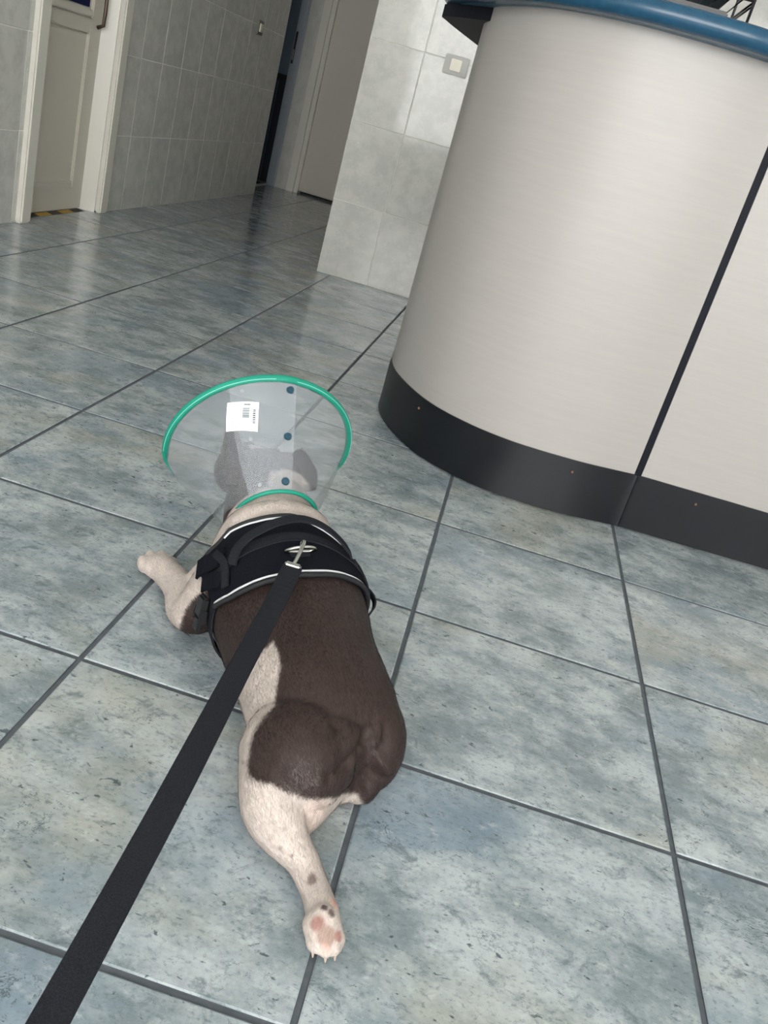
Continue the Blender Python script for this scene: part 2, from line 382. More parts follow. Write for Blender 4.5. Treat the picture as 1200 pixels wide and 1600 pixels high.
# ------------------------------------------------------------------ reception desk
desk = tag(empty('reception_desk', (1.6 * U, 3.8 * U, 0)), 'curved pale reception desk with black kick plate and blue countertop edge', 'reception desk')
curve_l = spline([(2.002, 2.750), (1.65, 2.672), (1.27, 2.665), (0.965, 2.768), (0.72, 2.96), (0.512, 3.28), (0.394, 3.59), (0.352, 4.0), (0.377, 4.6), (0.415, 5.35)], 10)
curve_r = [(2.045, 2.758), (2.8, 2.80), (3.6, 2.84), (4.6, 2.89)]
def offset(pts, d):
    """move a plan curve along its left-hand normal"""
    P = [np.array(p, float) for p in pts]; out = []
    for i in range(len(P)):
        t = P[min(i + 1, len(P) - 1)] - P[max(i - 1, 0)]; t /= np.linalg.norm(t) + 1e-9
        out.append(P[i] + d * np.array((-t[1], t[0])))
    return out
def sheet(pts, z0, z1, thick):
    """upright sheet along a plan curve, in tile units; thick > 0 grows to the left of the run"""
    q = offset(pts, thick); ring = [tuple(p) for p in pts] + [tuple(p) for p in reversed(q)]
    bm = bmesh.new(); n = len(pts)
    lo = [[bm.verts.new((p[0] * U, p[1] * U, z * U)) for p in pts] for z in (z0, z1)]
    hi = [[bm.verts.new((p[0] * U, p[1] * U, z * U)) for p in q] for z in (z0, z1)]
    for i in range(n - 1):
        bm.faces.new((lo[0][i], lo[0][i + 1], lo[1][i + 1], lo[1][i])); bm.faces.new((hi[0][i + 1], hi[0][i], hi[1][i], hi[1][i + 1]))
        bm.faces.new((lo[1][i], lo[1][i + 1], hi[1][i + 1], hi[1][i])); bm.faces.new((lo[0][i + 1], lo[0][i], hi[0][i], hi[0][i + 1]))
    for i in (0, n - 1): bm.faces.new((lo[0][i], lo[1][i], hi[1][i], hi[0][i]))
    bmesh.ops.recalc_face_normals(bm, faces=bm.faces); return bm
def smooth_by_angle(o, deg=40):
    for p in o.data.polygons: p.use_smooth = True
    me = o.data; bmx = bmesh.new(); bmx.from_mesh(me)
    for e in bmx.edges:
        if len(e.link_faces) == 2 and e.calc_face_angle() > math.radians(deg): e.smooth = False
    bmx.to_mesh(me); bmx.free(); return o
cl = [tuple(p) for p in curve_l]
ZK, ZT = 0.345, 2.56
smooth_by_angle(child(obj('panel', sheet(cl, ZK, ZT, -0.05), M_panel), desk))
smooth_by_angle(child(obj('panel', sheet(curve_r, ZK, ZT, 0.05), M_panel), desk))
smooth_by_angle(child(tag(obj('seam_strip', sheet([(2.004, 2.752), (2.043, 2.756)], ZK, ZT, 0.04), M_navy), 'dark joint strip'), desk))
smooth_by_angle(child(tag(obj('kick_plate', sheet([(2.0215, 2.742)] + [tuple(p) for p in offset(cl, 0.009)], 0.012, ZK, -0.05), M_kick), 'black kick plate'), desk))
smooth_by_angle(child(tag(obj('kick_plate', sheet([(2.0245, 2.7425)] + [tuple(p) for p in offset(curve_r, -0.009)], 0.012, ZK, 0.05), M_kick), 'black kick plate'), desk))
M_screw = mat('rusty_screw', (120, 88, 72), 0.6, 0.3)
kf = [Vector((p[0], p[1], 0)) for p in offset(cl, 0.018)]
for px, py in ((0.68, 2.985), (1.65, 2.662), (2.40, 2.767)):
    bm = bmesh.new(); bmesh.ops.create_uvsphere(bm, u_segments=10, v_segments=6, radius=0.0035)
    o = child(obj('screw', bm, M_screw, None, True), desk); o.location = (px * U, py * U, 0.275 * U)
# countertop: rounded nosing swept round the outside, top board and dark board under it
nose_path = spline([(4.6, 2.70), (3.6, 2.65), (2.8, 2.60), (2.015, 2.545), (1.65, 2.475), (1.25, 2.485), (0.92, 2.61), (0.62, 2.86), (0.36, 3.24), (0.16, 3.56), (0.07, 3.86), (0.09, 4.2), (0.20, 5.0), (0.26, 5.45)], 8)
prof = [(0.0, 2.50), (0.03, 2.50)]
R_ = 0.054
prof = [(0.10, 2.514)] + [(R_ - R_ * math.sin(a), 2.568 - R_ * math.cos(a)) for a in np.linspace(0, math.pi, 11)] + [(0.10, 2.622)]
bm = bmesh.new(); rings = []
for d, z in prof: rings.append([bm.verts.new((p[0] * U, p[1] * U, z * U)) for p in offset(nose_path, -d)])
for A, B in zip(rings, rings[1:]):
    for i in range(len(A) - 1): bm.faces.new((A[i], A[i + 1], B[i + 1], B[i]))
for i in range(len(rings[0]) - 1): bm.faces.new((rings[0][i], rings[-1][i], rings[-1][i + 1], rings[0][i + 1]))
for i in (0, -1): bm.faces.new([r[i] for r in rings])
bmesh.ops.recalc_face_normals(bm, faces=bm.faces)
smooth_by_angle(child(tag(obj('countertop_edge', bm, M_blue), 'blue rounded countertop edge'), desk), 50)
inner = [tuple(p * U) for p in offset(nose_path, -0.098)]
bm = bmesh.new(); prism(bm, inner + [(4.6 * U, 5.4 * U)], 2.515 * U, 2.621 * U)
child(obj('countertop', bm, mat('blue_grey_top', (70, 104, 122), 0.4)), desk)
apron = spline([(4.6, 3.0), (2.0, 2.85), (1.27, 2.80), (0.80, 3.05), (0.45, 3.45), (0.12, 3.86), (0.10, 4.12), (0.21, 5.0), (0.27, 5.40)], 8)
bm = bmesh.new(); prism(bm, [tuple(p * U) for p in apron] + [(4.6 * U, 5.35 * U)], 2.445 * U, 2.514 * U)
child(tag(obj('apron_board', bm, M_navy), 'dark navy board under the countertop'), desk)

# letter tray on the countertop
tr = tag(empty('letter_tray', (1.5 * U, 3.3 * U, 2.624 * U)), 'black wire letter tray on the reception desk countertop', 'letter tray')
bm = bmesh.new()
x0, x1, y0, y1, zb = 1.30, 1.74, 3.12, 3.75, 2.624
for lvl in range(3):
    z = zb + 0.02 + lvl * 0.17
    tube(bm, [(x * U, y * U, z * U) for x, y in ((x0, y0), (x1, y0), (x1, y1), (x0, y1))], 0.0028, 6, True)
    for k in range(7):
        x = x0 + (x1 - x0) * (k + 1) / 8; tube(bm, [(x * U, y0 * U, z * U), (x * U, y1 * U, z * U)], 0.0015, 5)
for x, y in ((x0, y0), (x1, y0), (x1, y1), (x0, y1)):
    tube(bm, [(x * U, y * U, zb * U), (x * U, y * U, (zb + 0.55) * U)], 0.0032, 6)
for k in range(5):
    z = zb + 0.07 + k * 0.1; tube(bm, [(x1 * U, y0 * U, z * U), (x1 * U, y1 * U, z * U)], 0.0022, 5)
child(obj('wire_frame', bm, M_black, None, True), tr)
child(obj('tray', ubox((x0 + 0.02, y0 + 0.02, zb + 0.03), (x1 - 0.10, y1 - 0.02, zb + 0.12), 0.004), M_black), tr)
child(obj('tray', ubox((x0 + 0.02, y0 + 0.02, zb + 0.20), (x1 - 0.10, y1 - 0.02, zb + 0.29), 0.004), M_black), tr)

#DOG
# ------------------------------------------------------------------ the dog (body frame: s forward, t to its right, z up)
DO = np.array((0.40, -0.09)); HD = 0.60
hv = np.array((-math.sin(HD), math.cos(HD))); rv = np.array((math.cos(HD), math.sin(HD)))
def S(s, t, z):
    p = DO + s * hv + t * rv; return Vector((p[0], p[1], z))
H3 = Vector((hv[0], hv[1], 0)); R3 = Vector((rv[0], rv[1], 0)); Z3 = Vector((0, 0, 1))

def loft(bm, rings, seg=28):
    """rings: (centre, u, v, ru, rv_up, rv_down, power)"""
    R = []
    for c, u, v, ru, rup, rdn, pw in rings:
        row = []
        for k in range(seg):
            a = 2 * math.pi * k / seg; ca, sa = math.cos(a), math.sin(a)
            x = math.copysign(abs(ca) ** (2 / pw), ca) * ru; y = math.copysign(abs(sa) ** (2 / pw), sa) * (rup if sa > 0 else rdn)
            row.append(bm.verts.new(c + u * x + v * y))
        R.append(row)
    for A, B in zip(R, R[1:]):
        for k in range(seg): bm.faces.new((A[k], A[(k + 1) % seg], B[(k + 1) % seg], B[k]))
    bm.faces.new(list(reversed(R[0]))); bm.faces.new(R[-1])

def limb(bm, pts, seg=18, flat=1.0):
    """round-ended limb through (point, radius) pairs"""
    P = spline([tuple(p) + (r,) for p, r in pts], 6)
    rings = []; n = len(P)
    for i, q in enumerate(P):
        d = Vector(P[min(i + 1, n - 1)][:3]) - Vector(P[max(i - 1, 0)][:3]); d.normalize()
        a = d.cross(Z3)
        if a.length < 0.05: a = d.cross(H3)
        a.normalize(); b = a.cross(d); b.normalize()
        rings.append((Vector(q[:3]), a, b, q[3], q[3] * flat, q[3] * flat, 2.0))
    d0 = (Vector(P[0][:3]) - Vector(P[1][:3])).normalized(); d1 = (Vector(P[-1][:3]) - Vector(P[-2][:3])).normalized()
    c, u, v, r, ru_, rd_, pw = rings[0]
    pre = [(c + d0 * r * k1, u, v, r * k2, ru_ * k2, rd_ * k2, 2.0) for k1, k2 in ((0.98, 0.2), (0.8, 0.6), (0.45, 0.89))]
    c, u, v, r, ru_, rd_, pw = rings[-1]
    post = [(c + d1 * r * k1, u, v, r * k2, ru_ * k2, rd_ * k2, 2.0) for k1, k2 in ((0.45, 0.89), (0.8, 0.6), (0.98, 0.2))]
    loft(bm, pre + rings + post, seg)

def ball(bm, c, rx, ry, rz, tilt=0.0):
    """ellipsoid: rx along s, ry along t, rz up"""
    q = Matrix((H3 * rx, R3 * ry, Z3 * rz)).transposed().to_4x4(); q.translation = c
    bmesh.ops.create_uvsphere(bm, u_segments=20, v_segments=14, radius=1.0, matrix=q)

bm = bmesh.new()
# trunk: s, t centre, half width, bottom, top, power
TR = [(-0.022, -0.036, 0.020, 0.035, 0.060, 2.0), (-0.016, -0.037, 0.048, 0.014, 0.098, 2.2), (0.0, -0.039, 0.070, 0.004, 0.128, 2.3),
      (0.035, -0.040, 0.085, 0.000, 0.150, 2.3), (0.08, -0.040, 0.089, 0.000, 0.163, 2.3), (0.14, -0.035, 0.090, 0.000, 0.172, 2.3),
      (0.20, -0.027, 0.099, 0.000, 0.180, 2.3), (0.26, -0.021, 0.104, 0.000, 0.187, 2.25), (0.31, -0.018, 0.103, 0.000, 0.193, 2.15),
      (0.35, -0.014, 0.094, 0.004, 0.198, 2.1), (0.38, -0.010, 0.084, 0.030, 0.203, 2.0), (0.41, -0.008, 0.073, 0.070, 0.204, 2.0),
      (0.45, -0.006, 0.066, 0.090, 0.212, 2.0), (0.49, -0.004, 0.056, 0.12, 0.220, 2.0)]
def trunk_ring(q):
    s, t, w_, b, tp_, pw = q; c = S(s, t, (b + tp_) / 2); h = (tp_ - b) / 2
    return (c, R3, Z3, w_, h, h, pw)
loft(bm, [trunk_ring(q) for q in spline(TR, 3)], 36)
# haunches and buttocks
ball(bm, S(0.012, -0.092, 0.070), 0.070, 0.062, 0.066)        # left thigh
ball(bm, S(0.032, 0.006, 0.064), 0.058, 0.044, 0.066)         # right buttock
ball(bm, S(-0.004, -0.060, 0.078), 0.036, 0.040, 0.052)       # left buttock
ball(bm, S(0.002, -0.006, 0.034), 0.028, 0.026, 0.033)
limb(bm, [(S(0.02, -0.100, 0.060), 0.055), (S(-0.02, -0.122, 0.048), 0.042), (S(-0.042, -0.127, 0.038), 0.035), (S(-0.062, -0.123, 0.030), 0.0275),
          (S(-0.078, -0.117, 0.025), 0.0215), (S(-0.095, -0.111, 0.021), 0.0178), (S(-0.116, -0.109, 0.018), 0.0160), (S(-0.136, -0.109, 0.017), 0.0158), (S(-0.156, -0.112, 0.018), 0.0170), (S(-0.166, -0.115, 0.018), 0.0180)])
# inner thigh skin that joins the leg to the buttock
limb(bm, [(S(0.005, -0.055, 0.035), 0.034), (S(-0.022, -0.085, 0.030), 0.030), (S(-0.046, -0.112, 0.028), 0.025)])
# hind paw, sole turned up
ball(bm, S(-0.172, -0.118, 0.0190), 0.021, 0.0200, 0.0165)
for a, (ds, dt) in enumerate(((-0.184, -0.1315), (-0.1915, -0.1225), (-0.1915, -0.1125), (-0.184, -0.104))):
    ball(bm, S(ds, dt, 0.014), 0.0115, 0.0066, 0.0085)
ball(bm, S(-0.168, -0.118, 0.0325), 0.0115, 0.0115, 0.006)
for ds, dt in ((-0.181, -0.130), (-0.189, -0.122), (-0.189, -0.113), (-0.181, -0.105)):
    ball(bm, S(ds, dt, 0.0215), 0.0066, 0.0050, 0.0038)
# right hind leg folded under, its foot showing nothing
limb(bm, [(S(0.04, 0.02, 0.05), 0.042), (S(0.09, 0.035, 0.03), 0.028), (S(0.03, 0.03, 0.02), 0.018), (S(0.06, 0.035, 0.014), 0.014)])
# shoulders and forelegs
ball(bm, S(0.330, -0.086, 0.088), 0.055, 0.040, 0.064)
ball(bm, S(0.315, 0.054, 0.082), 0.055, 0.038, 0.058)
limb(bm, [(S(0.345, -0.095, 0.080), 0.042), (S(0.345, -0.118, 0.045), 0.034), (S(0.368, -0.126, 0.030), 0.0295), (S(0.41, -0.121, 0.028), 0.0275),
          (S(0.450, -0.124, 0.025), 0.023), (S(0.480, -0.130, 0.022), 0.022), (S(0.500, -0.133, 0.019), 0.022)])
limb(bm, [(S(0.40, -0.075, 0.085), 0.030), (S(0.405, -0.098, 0.050), 0.026), (S(0.40, -0.115, 0.03), 0.022)])
ball(bm, S(0.505, -0.134, 0.018), 0.028, 0.0285, 0.0175)
for ds, dt, hh in ((0.521, -0.1575, 0.0135), (0.534, -0.1435, 0.0150), (0.534, -0.1260, 0.0150), (0.519, -0.1115, 0.0135)):
    ball(bm, S(ds, dt, hh), 0.0185, 0.0088, hh * 0.95)
limb(bm, [(S(0.345, 0.08, 0.08), 0.040), (S(0.35, 0.082, 0.04), 0.032), (S(0.40, 0.06, 0.026), 0.024), (S(0.45, 0.040, 0.02), 0.020), (S(0.475, 0.036, 0.016), 0.018)])
for k in range(4): ball(bm, S(0.492, 0.024 + k * 0.010, 0.011), 0.014, 0.006, 0.010)
# neck rolls, skull, cheeks, muzzle
limb(bm, [(S(0.386, -0.074, 0.12), 0.028), (S(0.382, -0.057, 0.160), 0.029), (S(0.378, -0.010, 0.177), 0.028), (S(0.382, 0.038, 0.160), 0.029), (S(0.386, 0.056, 0.12), 0.028)])
ball(bm, S(0.495, -0.004, 0.184), 0.056, 0.064, 0.046)
ball(bm, S(0.515, -0.045, 0.185), 0.036, 0.030, 0.036); ball(bm, S(0.515, 0.037, 0.185), 0.036, 0.030, 0.036)
ball(bm, S(0.548, -0.004, 0.185), 0.030, 0.040, 0.030)
ball(bm, S(0.560, -0.022, 0.172), 0.022, 0.022, 0.024); ball(bm, S(0.560, 0.014, 0.172), 0.022, 0.022, 0.024)
ball(bm, S(0.585, -0.004, 0.198), 0.007, 0.014, 0.010)
EARS = {-1: (S(0.458, -0.050, 0.186), S(0.492, -0.060, 0.220), S(0.532, -0.060, 0.254)), 1: (S(0.468, 0.048, 0.186), S(0.495, 0.058, 0.206), S(0.524, 0.058, 0.226))}
for sgn in (-1, 1):
    e0, e1, e2 = EARS[sgn]
    nrm = (e2 - e0).normalized(); u_ = R3 * 0.8 + H3 * 0.6 * -sgn * 0.4; u_ = (u_ - nrm * u_.dot(nrm)).normalized(); v_ = nrm.cross(u_)
    loft(bm, [(e0, u_, v_, 0.026, 0.014, 0.014, 2), (e0.lerp(e1, 0.5), u_, v_, 0.026, 0.011, 0.011, 2), (e1, u_, v_, 0.022, 0.009, 0.009, 2),
              (e1.lerp(e2, 0.6), u_, v_, 0.0145, 0.007, 0.007, 2), (e2, u_, v_, 0.007, 0.005, 0.005, 2)], 18)
# tail stub
limb(bm, [(S(0.008, -0.022, 0.118), 0.014), (S(-0.010, -0.017, 0.104), 0.010)])
tmp = obj('dog', bm, mat('coat_tmp', (80, 66, 62), 0.7))
md = tmp.modifiers.new('r', 'REMESH'); md.mode = 'VOXEL'; md.voxel_size = 0.0027; md.adaptivity = 0
sm = tmp.modifiers.new('s', 'SMOOTH'); sm.factor = 0.5; sm.iterations = 8
dg = bpy.context.evaluated_depsgraph_get()
me = bpy.data.meshes.new_from_object(tmp.evaluated_get(dg))
bpy.data.objects.remove(tmp)
dog = bpy.data.objects.new('dog', me); C.objects.link(dog); me.name = 'dog'
V = np.empty(len(me.vertices) * 3); me.vertices.foreach_get('co', V); V = V.reshape(-1, 3)
V[:, 2] += 0.0
NV = np.empty(len(me.vertices) * 3); me.vertices.foreach_get('normal', NV); NV = NV.reshape(-1, 3)
def seg_dist(P, a, b):
    a, b = np.array(a), np.array(b); d = b - a; t_ = np.clip(((P - a) @ d) / (d @ d), 0, 1)
    return np.linalg.norm(P - (a + t_[:, None] * d), axis=1)
V[:, 2] = np.maximum(V[:, 2], 0.0006)
me.vertices.foreach_set('co', V.ravel()); me.update()
for p in me.polygons: p.use_smooth = True
tag(dog, 'dark brown and white bulldog lying on the tiled floor wearing a cone', 'dog')
# ------------------------------------------------------------------ coat: markings are polygons drawn on the plane (PA, PB), seen from above and behind the dog
PA, PB = np.array((0.9963, 0.0859, 0.0)), np.array((-0.0477, 0.553, 0.832))
POLY = {
    'white_flank': [(0.2423, 0.0841), (0.2525, 0.0728), (0.2603, 0.0582), (0.2623, 0.0344), (0.2664, 0.0159), (0.2597, 0.0043), (0.2539, -0.0146), (0.2538, -0.0306), (0.2562, -0.0506), (0.22619999999999998, -0.0506), (0.15660000000000002, 0.012700000000000001), (0.2066, 0.0227), (0.2263, 0.0545)],
    'white_leg': [(0.2562, -0.0506), (0.2611, -0.0601), (0.2709, -0.0623), (0.2879, -0.0598), (0.3051, -0.064), (0.328, -0.0666), (0.3549, -0.0611), (0.3743, -0.0586), (0.3837, -0.0612), (0.4337, -0.0912), (0.4337, -0.36119999999999997), (0.15619999999999998, -0.36119999999999997), (0.15619999999999998, -0.0506)],
    'elbow_brown': [(0.1227, 0.1257), (0.1124, 0.1153), (0.106, 0.0969), (0.1017, 0.0749), (0.0977, 0.044899999999999995), (0.1817, 0.044899999999999995), (0.17270000000000002, 0.1257), (0.13470000000000001, 0.1317)],
    'neck_spot': [(0.1268, 0.2076), (0.1279, 0.2206), (0.1442, 0.2311), (0.1518, 0.2195), (0.1387, 0.2059)],
    'head_white': [(0.148, 0.2763), (0.1512, 0.2921), (0.161, 0.3009), (0.1565, 0.3259), (0.1749, 0.3393), (0.1979, 0.3443), (0.216, 0.3306), (0.2303, 0.309), (0.2503, 0.249), (0.128, 0.2163)],
}

PADS = [((0.4065, -0.2783, 0.0301), 0.0095, (186, 148, 136), 0.95), ((0.3963, -0.294, 0.038), 0.0048, (72, 56, 56), 0.95), ((0.4044, -0.2965, 0.0366), 0.0052, (72, 56, 56), 0.9), ((0.3943, -0.3091, 0.0319), 0.0088, (140, 104, 96), 0.95), ((0.406, -0.3154, 0.027), 0.0115, (142, 120, 110), 0.95), ((0.4172, -0.3084, 0.0243), 0.0065, (140, 104, 96), 0.95), ((0.4083, -0.3233, 0.0197), 0.006, (186, 150, 140), 0.7)]
def poly_sdf(P, poly):
    """signed distance to a polygon, negative inside"""
    poly = np.array(poly); d = np.full(len(P), 1e9); inside = np.zeros(len(P), bool)
    for a, b in zip(poly, np.roll(poly, -1, axis=0)):
        e = b - a; w_ = P - a; t_ = np.clip((w_ @ e) / (e @ e), 0, 1)
        d = np.minimum(d, np.linalg.norm(w_ - t_[:, None] * e, axis=1))
        c1, c2 = a[1] > P[:, 1], b[1] > P[:, 1]; den = (b[1] - a[1]) if abs(b[1] - a[1]) > 1e-9 else 1e-9
        inside ^= (c1 != c2) & (P[:, 0] < (b[0] - a[0]) * (P[:, 1] - a[1]) / den + a[0])
    return np.where(inside, -d, d)
AB = np.stack([V @ PA, V @ PB], 1)
sV = (V[:, :2] - DO) @ hv; tV = (V[:, :2] - DO) @ rv; zV = V[:, 2]
rng = np.random.default_rng(3)
jit = rng.normal(0, 0.0007, len(V))
soft = lambda d, w_=0.0022: np.clip(0.5 - (d + jit) / (2 * w_), 0, 1)
srgb = lambda c: np.array(lin(c)[:3])
brown, white, pink = srgb((49, 37, 34)), srgb((182, 171, 164)), srgb((196, 158, 146))
wh = np.zeros(len(V))
body = sV < 0.30
wh = np.maximum(wh, soft(poly_sdf(AB, POLY['white_flank'])) * body)
wh = np.maximum(wh, soft(poly_sdf(AB, POLY['white_leg'])) * (sV < 0.03) * (tV < 0.0))
wh = np.maximum(wh, np.clip((0.028 - zV) / 0.008, 0, 1) * (np.abs(tV + 0.03) < 0.075) * (sV > 0.0))          # belly
wh = np.maximum(wh, np.clip((sV - 0.322) / 0.004, 0, 1))                                                     # neck, chest, forelegs
fore = (tV < -0.085) & (zV < 0.11) & (sV > 0.28)
wh = np.where(fore, np.maximum(wh, 1 - soft(poly_sdf(AB, POLY['elbow_brown']))), wh)
wh = np.where(fore, wh * (1 - soft(poly_sdf(AB, POLY['elbow_brown']))), wh)
wh = wh * (1 - soft(poly_sdf(AB, POLY['neck_spot'])) * (sV > 0.3) * (zV > 0.1))
head = np.clip((sV - 0.418) / 0.004, 0, 1) * (zV > 0.085)
wh = wh * (1 - head * (1 - soft(poly_sdf(AB, POLY['head_white']))))
blaze = np.clip(0.5 - (np.abs(tV + 0.004) - 0.012) / 0.004, 0, 1) * (sV > 0.53); wh = np.maximum(wh, blaze * head)
muz = np.clip((sV - 0.556) / 0.006, 0, 1) * (zV < 0.19); wh = np.maximum(wh, muz)
col = brown[None] * (1 - wh[:, None]) + white[None] * wh[:, None]
def dab(center, rad, c, k=1.0):
    global col
    d = np.linalg.norm(V - np.array(center), axis=1); f_ = k * np.clip((rad - d) / (0.35 * rad), 0, 1)
    col = col * (1 - f_[:, None]) + srgb(c)[None] * f_[:, None]
def W(s, t, z): return np.array(S(s, t, z))
# pink skin on the inner thigh, between the toes and inside the ears
dab(W(-0.05, -0.09, 0.045), 0.026, (206, 184, 174), 0.45)
for s_, t_, z_, r_, k_ in ((-0.1267, -0.1153, 0.031, 0.0062, 0.9), (-0.122, -0.1135, 0.031, 0.0045, 0.8), (-0.0846, -0.1359, 0.0349, 0.0034, 0.8), (-0.0948, -0.127, 0.0331, 0.0028, 0.6),
                           (-0.075, -0.1314, 0.0512, 0.0028, 0.5), (-0.0671, -0.1421, 0.0539, 0.003, 0.4), (-0.0587, -0.1329, 0.0663, 0.0028, 0.4)):
    dab(W(s_, t_, z_), r_, (112, 96, 92), k_)
# paw pads
for p_, r_, c_, k_ in PADS: dab(p_, r_, c_, k_)
# nose
dab(W(0.587, -0.004, 0.198), 0.017, (34, 30, 32), 1.0)
# rump: skin folds round the tail
dV = np.zeros(len(V))
def groove(pts, w_, depth):
    global dV
    for a, b in zip(pts, pts[1:]): pass
    d = np.min([seg_dist(V, a, b) for a, b in zip(pts, pts[1:])], axis=0); dV = np.minimum(dV, -depth * np.exp(-(d / w_) ** 2)) if depth > 0 else np.maximum(dV, -depth * np.exp(-(d / w_) ** 2))
L3 = lambda pts: [W(*p) for p in pts]
groove(L3([(-0.0056, -0.0175, 0.1221), (-0.0132, -0.0266, 0.1111), (-0.0251, -0.0391, 0.1089), (-0.0366, -0.0543, 0.098), (-0.0456, -0.0691, 0.0962), (-0.051, -0.0794, 0.0925)]), 0.0085, 0.005)
groove(L3([(-0.0251, -0.0391, 0.1089), (-0.0297, -0.0333, 0.0804), (-0.0222, -0.0194, 0.0359)]), 0.0085, 0.0055)
groove(L3([(-0.0207, -0.0147, 0.0654), (-0.0238, -0.0013, 0.057), (-0.0213, 0.0157, 0.0458)]), 0.007, 0.004)
groove(L3([(-0.0109, -0.0658, 0.128), (-0.013, -0.064, 0.122)]), 0.007, 0.004)
dV2 = dV.copy(); dV = np.zeros(len(V))
groove(L3([(-0.0172, -0.0119, 0.0901), (-0.0238, 0.0016, 0.0756), (-0.0238, 0.0149, 0.0646)]), 0.007, -0.004)
groove(L3([(-0.0112, -0.0377, 0.1195), (-0.0224, -0.0431, 0.1159)]), 0.005, -0.003)
groove(L3([(-0.0057, -0.0087, 0.1169), (-0.012, -0.010, 0.104)]), 0.005, -0.003)
dV2 = dV2 + dV
V2 = V + NV * dV2[:, None]; V2[:, 2] = np.maximum(V2[:, 2], 0.0006)
me.vertices.foreach_set('co', V2.ravel()); me.update()
ca = me.color_attributes.new('coat', 'FLOAT_COLOR', 'POINT')
ca.data.foreach_set('color', np.concatenate([col, np.ones((len(V), 1))], 1).ravel())
def coat_material():
    M = bpy.data.materials.new('short_dog_coat'); M.use_nodes = True
    nt = M.node_tree; b = nt.nodes['Principled BSDF']
    at_ = nt.nodes.new('ShaderNodeAttribute'); at_.attribute_name = 'coat'
    tc = nt.nodes.new('ShaderNodeTexCoord'); mp = nt.nodes.new('ShaderNodeMapping')
    mp.inputs['Rotation'].default_value = (0, 0, -HD); mp.inputs['Scale'].default_value = (1.0, 0.22, 0.5)
    nt.links.new(tc.outputs['Object'], mp.inputs[0])
    n1 = noise(nt, mp.outputs[0], 620, 3, 0.6); n2 = noise(nt, tc.outputs['Object'], 45, 4, 0.6)
    hs = nt.nodes.new('ShaderNodeHueSaturation'); nt.links.new(at_.outputs['Color'], hs.inputs['Color'])
    ad = nt.nodes.new('ShaderNodeMath'); ad.operation = 'MULTIPLY'
    nt.links.new(ramp(nt, n1, 0.25, 0.75, 0.86, 1.14), ad.inputs[0]); nt.links.new(ramp(nt, n2, 0.3, 0.7, 0.90, 1.10), ad.inputs[1])
    nt.links.new(ad.outputs[0], hs.inputs['Value']); nt.links.new(hs.outputs[0], b.inputs['Base Color'])
    b.inputs['Roughness'].default_value = 0.62; b.inputs['Specular IOR Level'].default_value = 0.22
    b.inputs['Sheen Weight'].default_value = 0.03; b.inputs['Sheen Roughness'].default_value = 0.5
    bp = nt.nodes.new('ShaderNodeBump'); bp.inputs['Strength'].default_value = 0.22; bp.inputs['Distance'].default_value = 0.0012
    nt.links.new(n1, bp.inputs['Height']); nt.links.new(bp.outputs[0], b.inputs['Normal'])
    return M
me.materials.clear(); me.materials.append(coat_material())
M_eye = mat('dark_eye', (24, 18, 16), 0.08)
for sgn in (-1, 1):
    bm = bmesh.new(); bmesh.ops.create_uvsphere(bm, u_segments=12, v_segments=8, radius=0.010, matrix=Matrix.Translation(S(0.553, -0.004 + sgn * 0.034, 0.203)))
    obj('eye', bm, M_eye, dog, True)
M_claw = mat('pale_horn_claw', (176, 160, 148), 0.4)
for cs, ct, cz in ((0.538, -0.1590, 0.008), (0.5525, -0.1440, 0.009), (0.5525, -0.1258, 0.009), (0.537, -0.1105, 0.008)):
    bm = bmesh.new(); tube(bm, [S(cs - 0.006, ct, cz + 0.002), S(cs + 0.002, ct, cz), S(cs + 0.0065, ct, cz - 0.005)], [0.0026, 0.0021, 0.0006], 7)
    obj('claw', bm, M_claw, dog, True)
for cs, ct in ((-0.190, -0.1325), (-0.198, -0.1225), (-0.198, -0.1125), (-0.190, -0.103)):
    bm = bmesh.new(); tube(bm, [S(cs + 0.006, ct, 0.011), S(cs - 0.001, ct, 0.009), S(cs - 0.003, ct, 0.005)], [0.0022, 0.0017, 0.0006], 7)
    obj('claw', bm, M_claw, dog, True)

# short hair lying along the body: one narrow blade per strand, coloured from the coat at its root
NQ = np.array([list(p.vertices)[:4] if len(p.vertices) >= 4 else list(p.vertices)[:3] + [p.vertices[2]] for p in me.polygons])
NH = 110000
me.vertices.foreach_get('normal', (nb := np.empty(len(me.vertices) * 3))); nb = nb.reshape(-1, 3)
fi = rng.integers(0, len(NQ), NH); ua, ub = rng.random(NH)[:, None], rng.random(NH)[:, None]
q4 = NQ[fi]
bil = lambda A_: (A_[q4[:, 0]] * (1 - ua) + A_[q4[:, 1]] * ua) * (1 - ub) + (A_[q4[:, 3]] * (1 - ua) + A_[q4[:, 2]] * ua) * ub
root_, nrm_, col_ = bil(V2), bil(nb), bil(col)
hs_, ht_, hz_ = (root_[:, :2] - DO) @ hv, (root_[:, :2] - DO) @ rv, root_[:, 2]
flow = np.tile(np.array((-hv[0], -hv[1], -0.15)), (NH, 1))
fwd_leg = (hs_ > 0.36) & (ht_ < -0.085) & (hz_ < 0.075); flow[fwd_leg] = np.array((hv[0], hv[1], -0.1))
flow += rng.normal(0, 0.22, (NH, 3)); flow -= nrm_ * np.sum(flow * nrm_, axis=1)[:, None]; flow /= np.linalg.norm(flow, axis=1)[:, None] + 1e-9
lift = np.abs(rng.normal(0.20, 0.08, NH))[:, None]
d_ = flow + nrm_ * lift; d_ /= np.linalg.norm(d_, axis=1)[:, None]
ln = (0.0048 + 0.0016 * rng.random(NH))[:, None] * np.where(hs_ < -0.13, 0.6, 1.0)[:, None]
sd_ = np.cross(flow, nrm_); wd = 0.00034
pad_ = np.zeros(NH, bool)
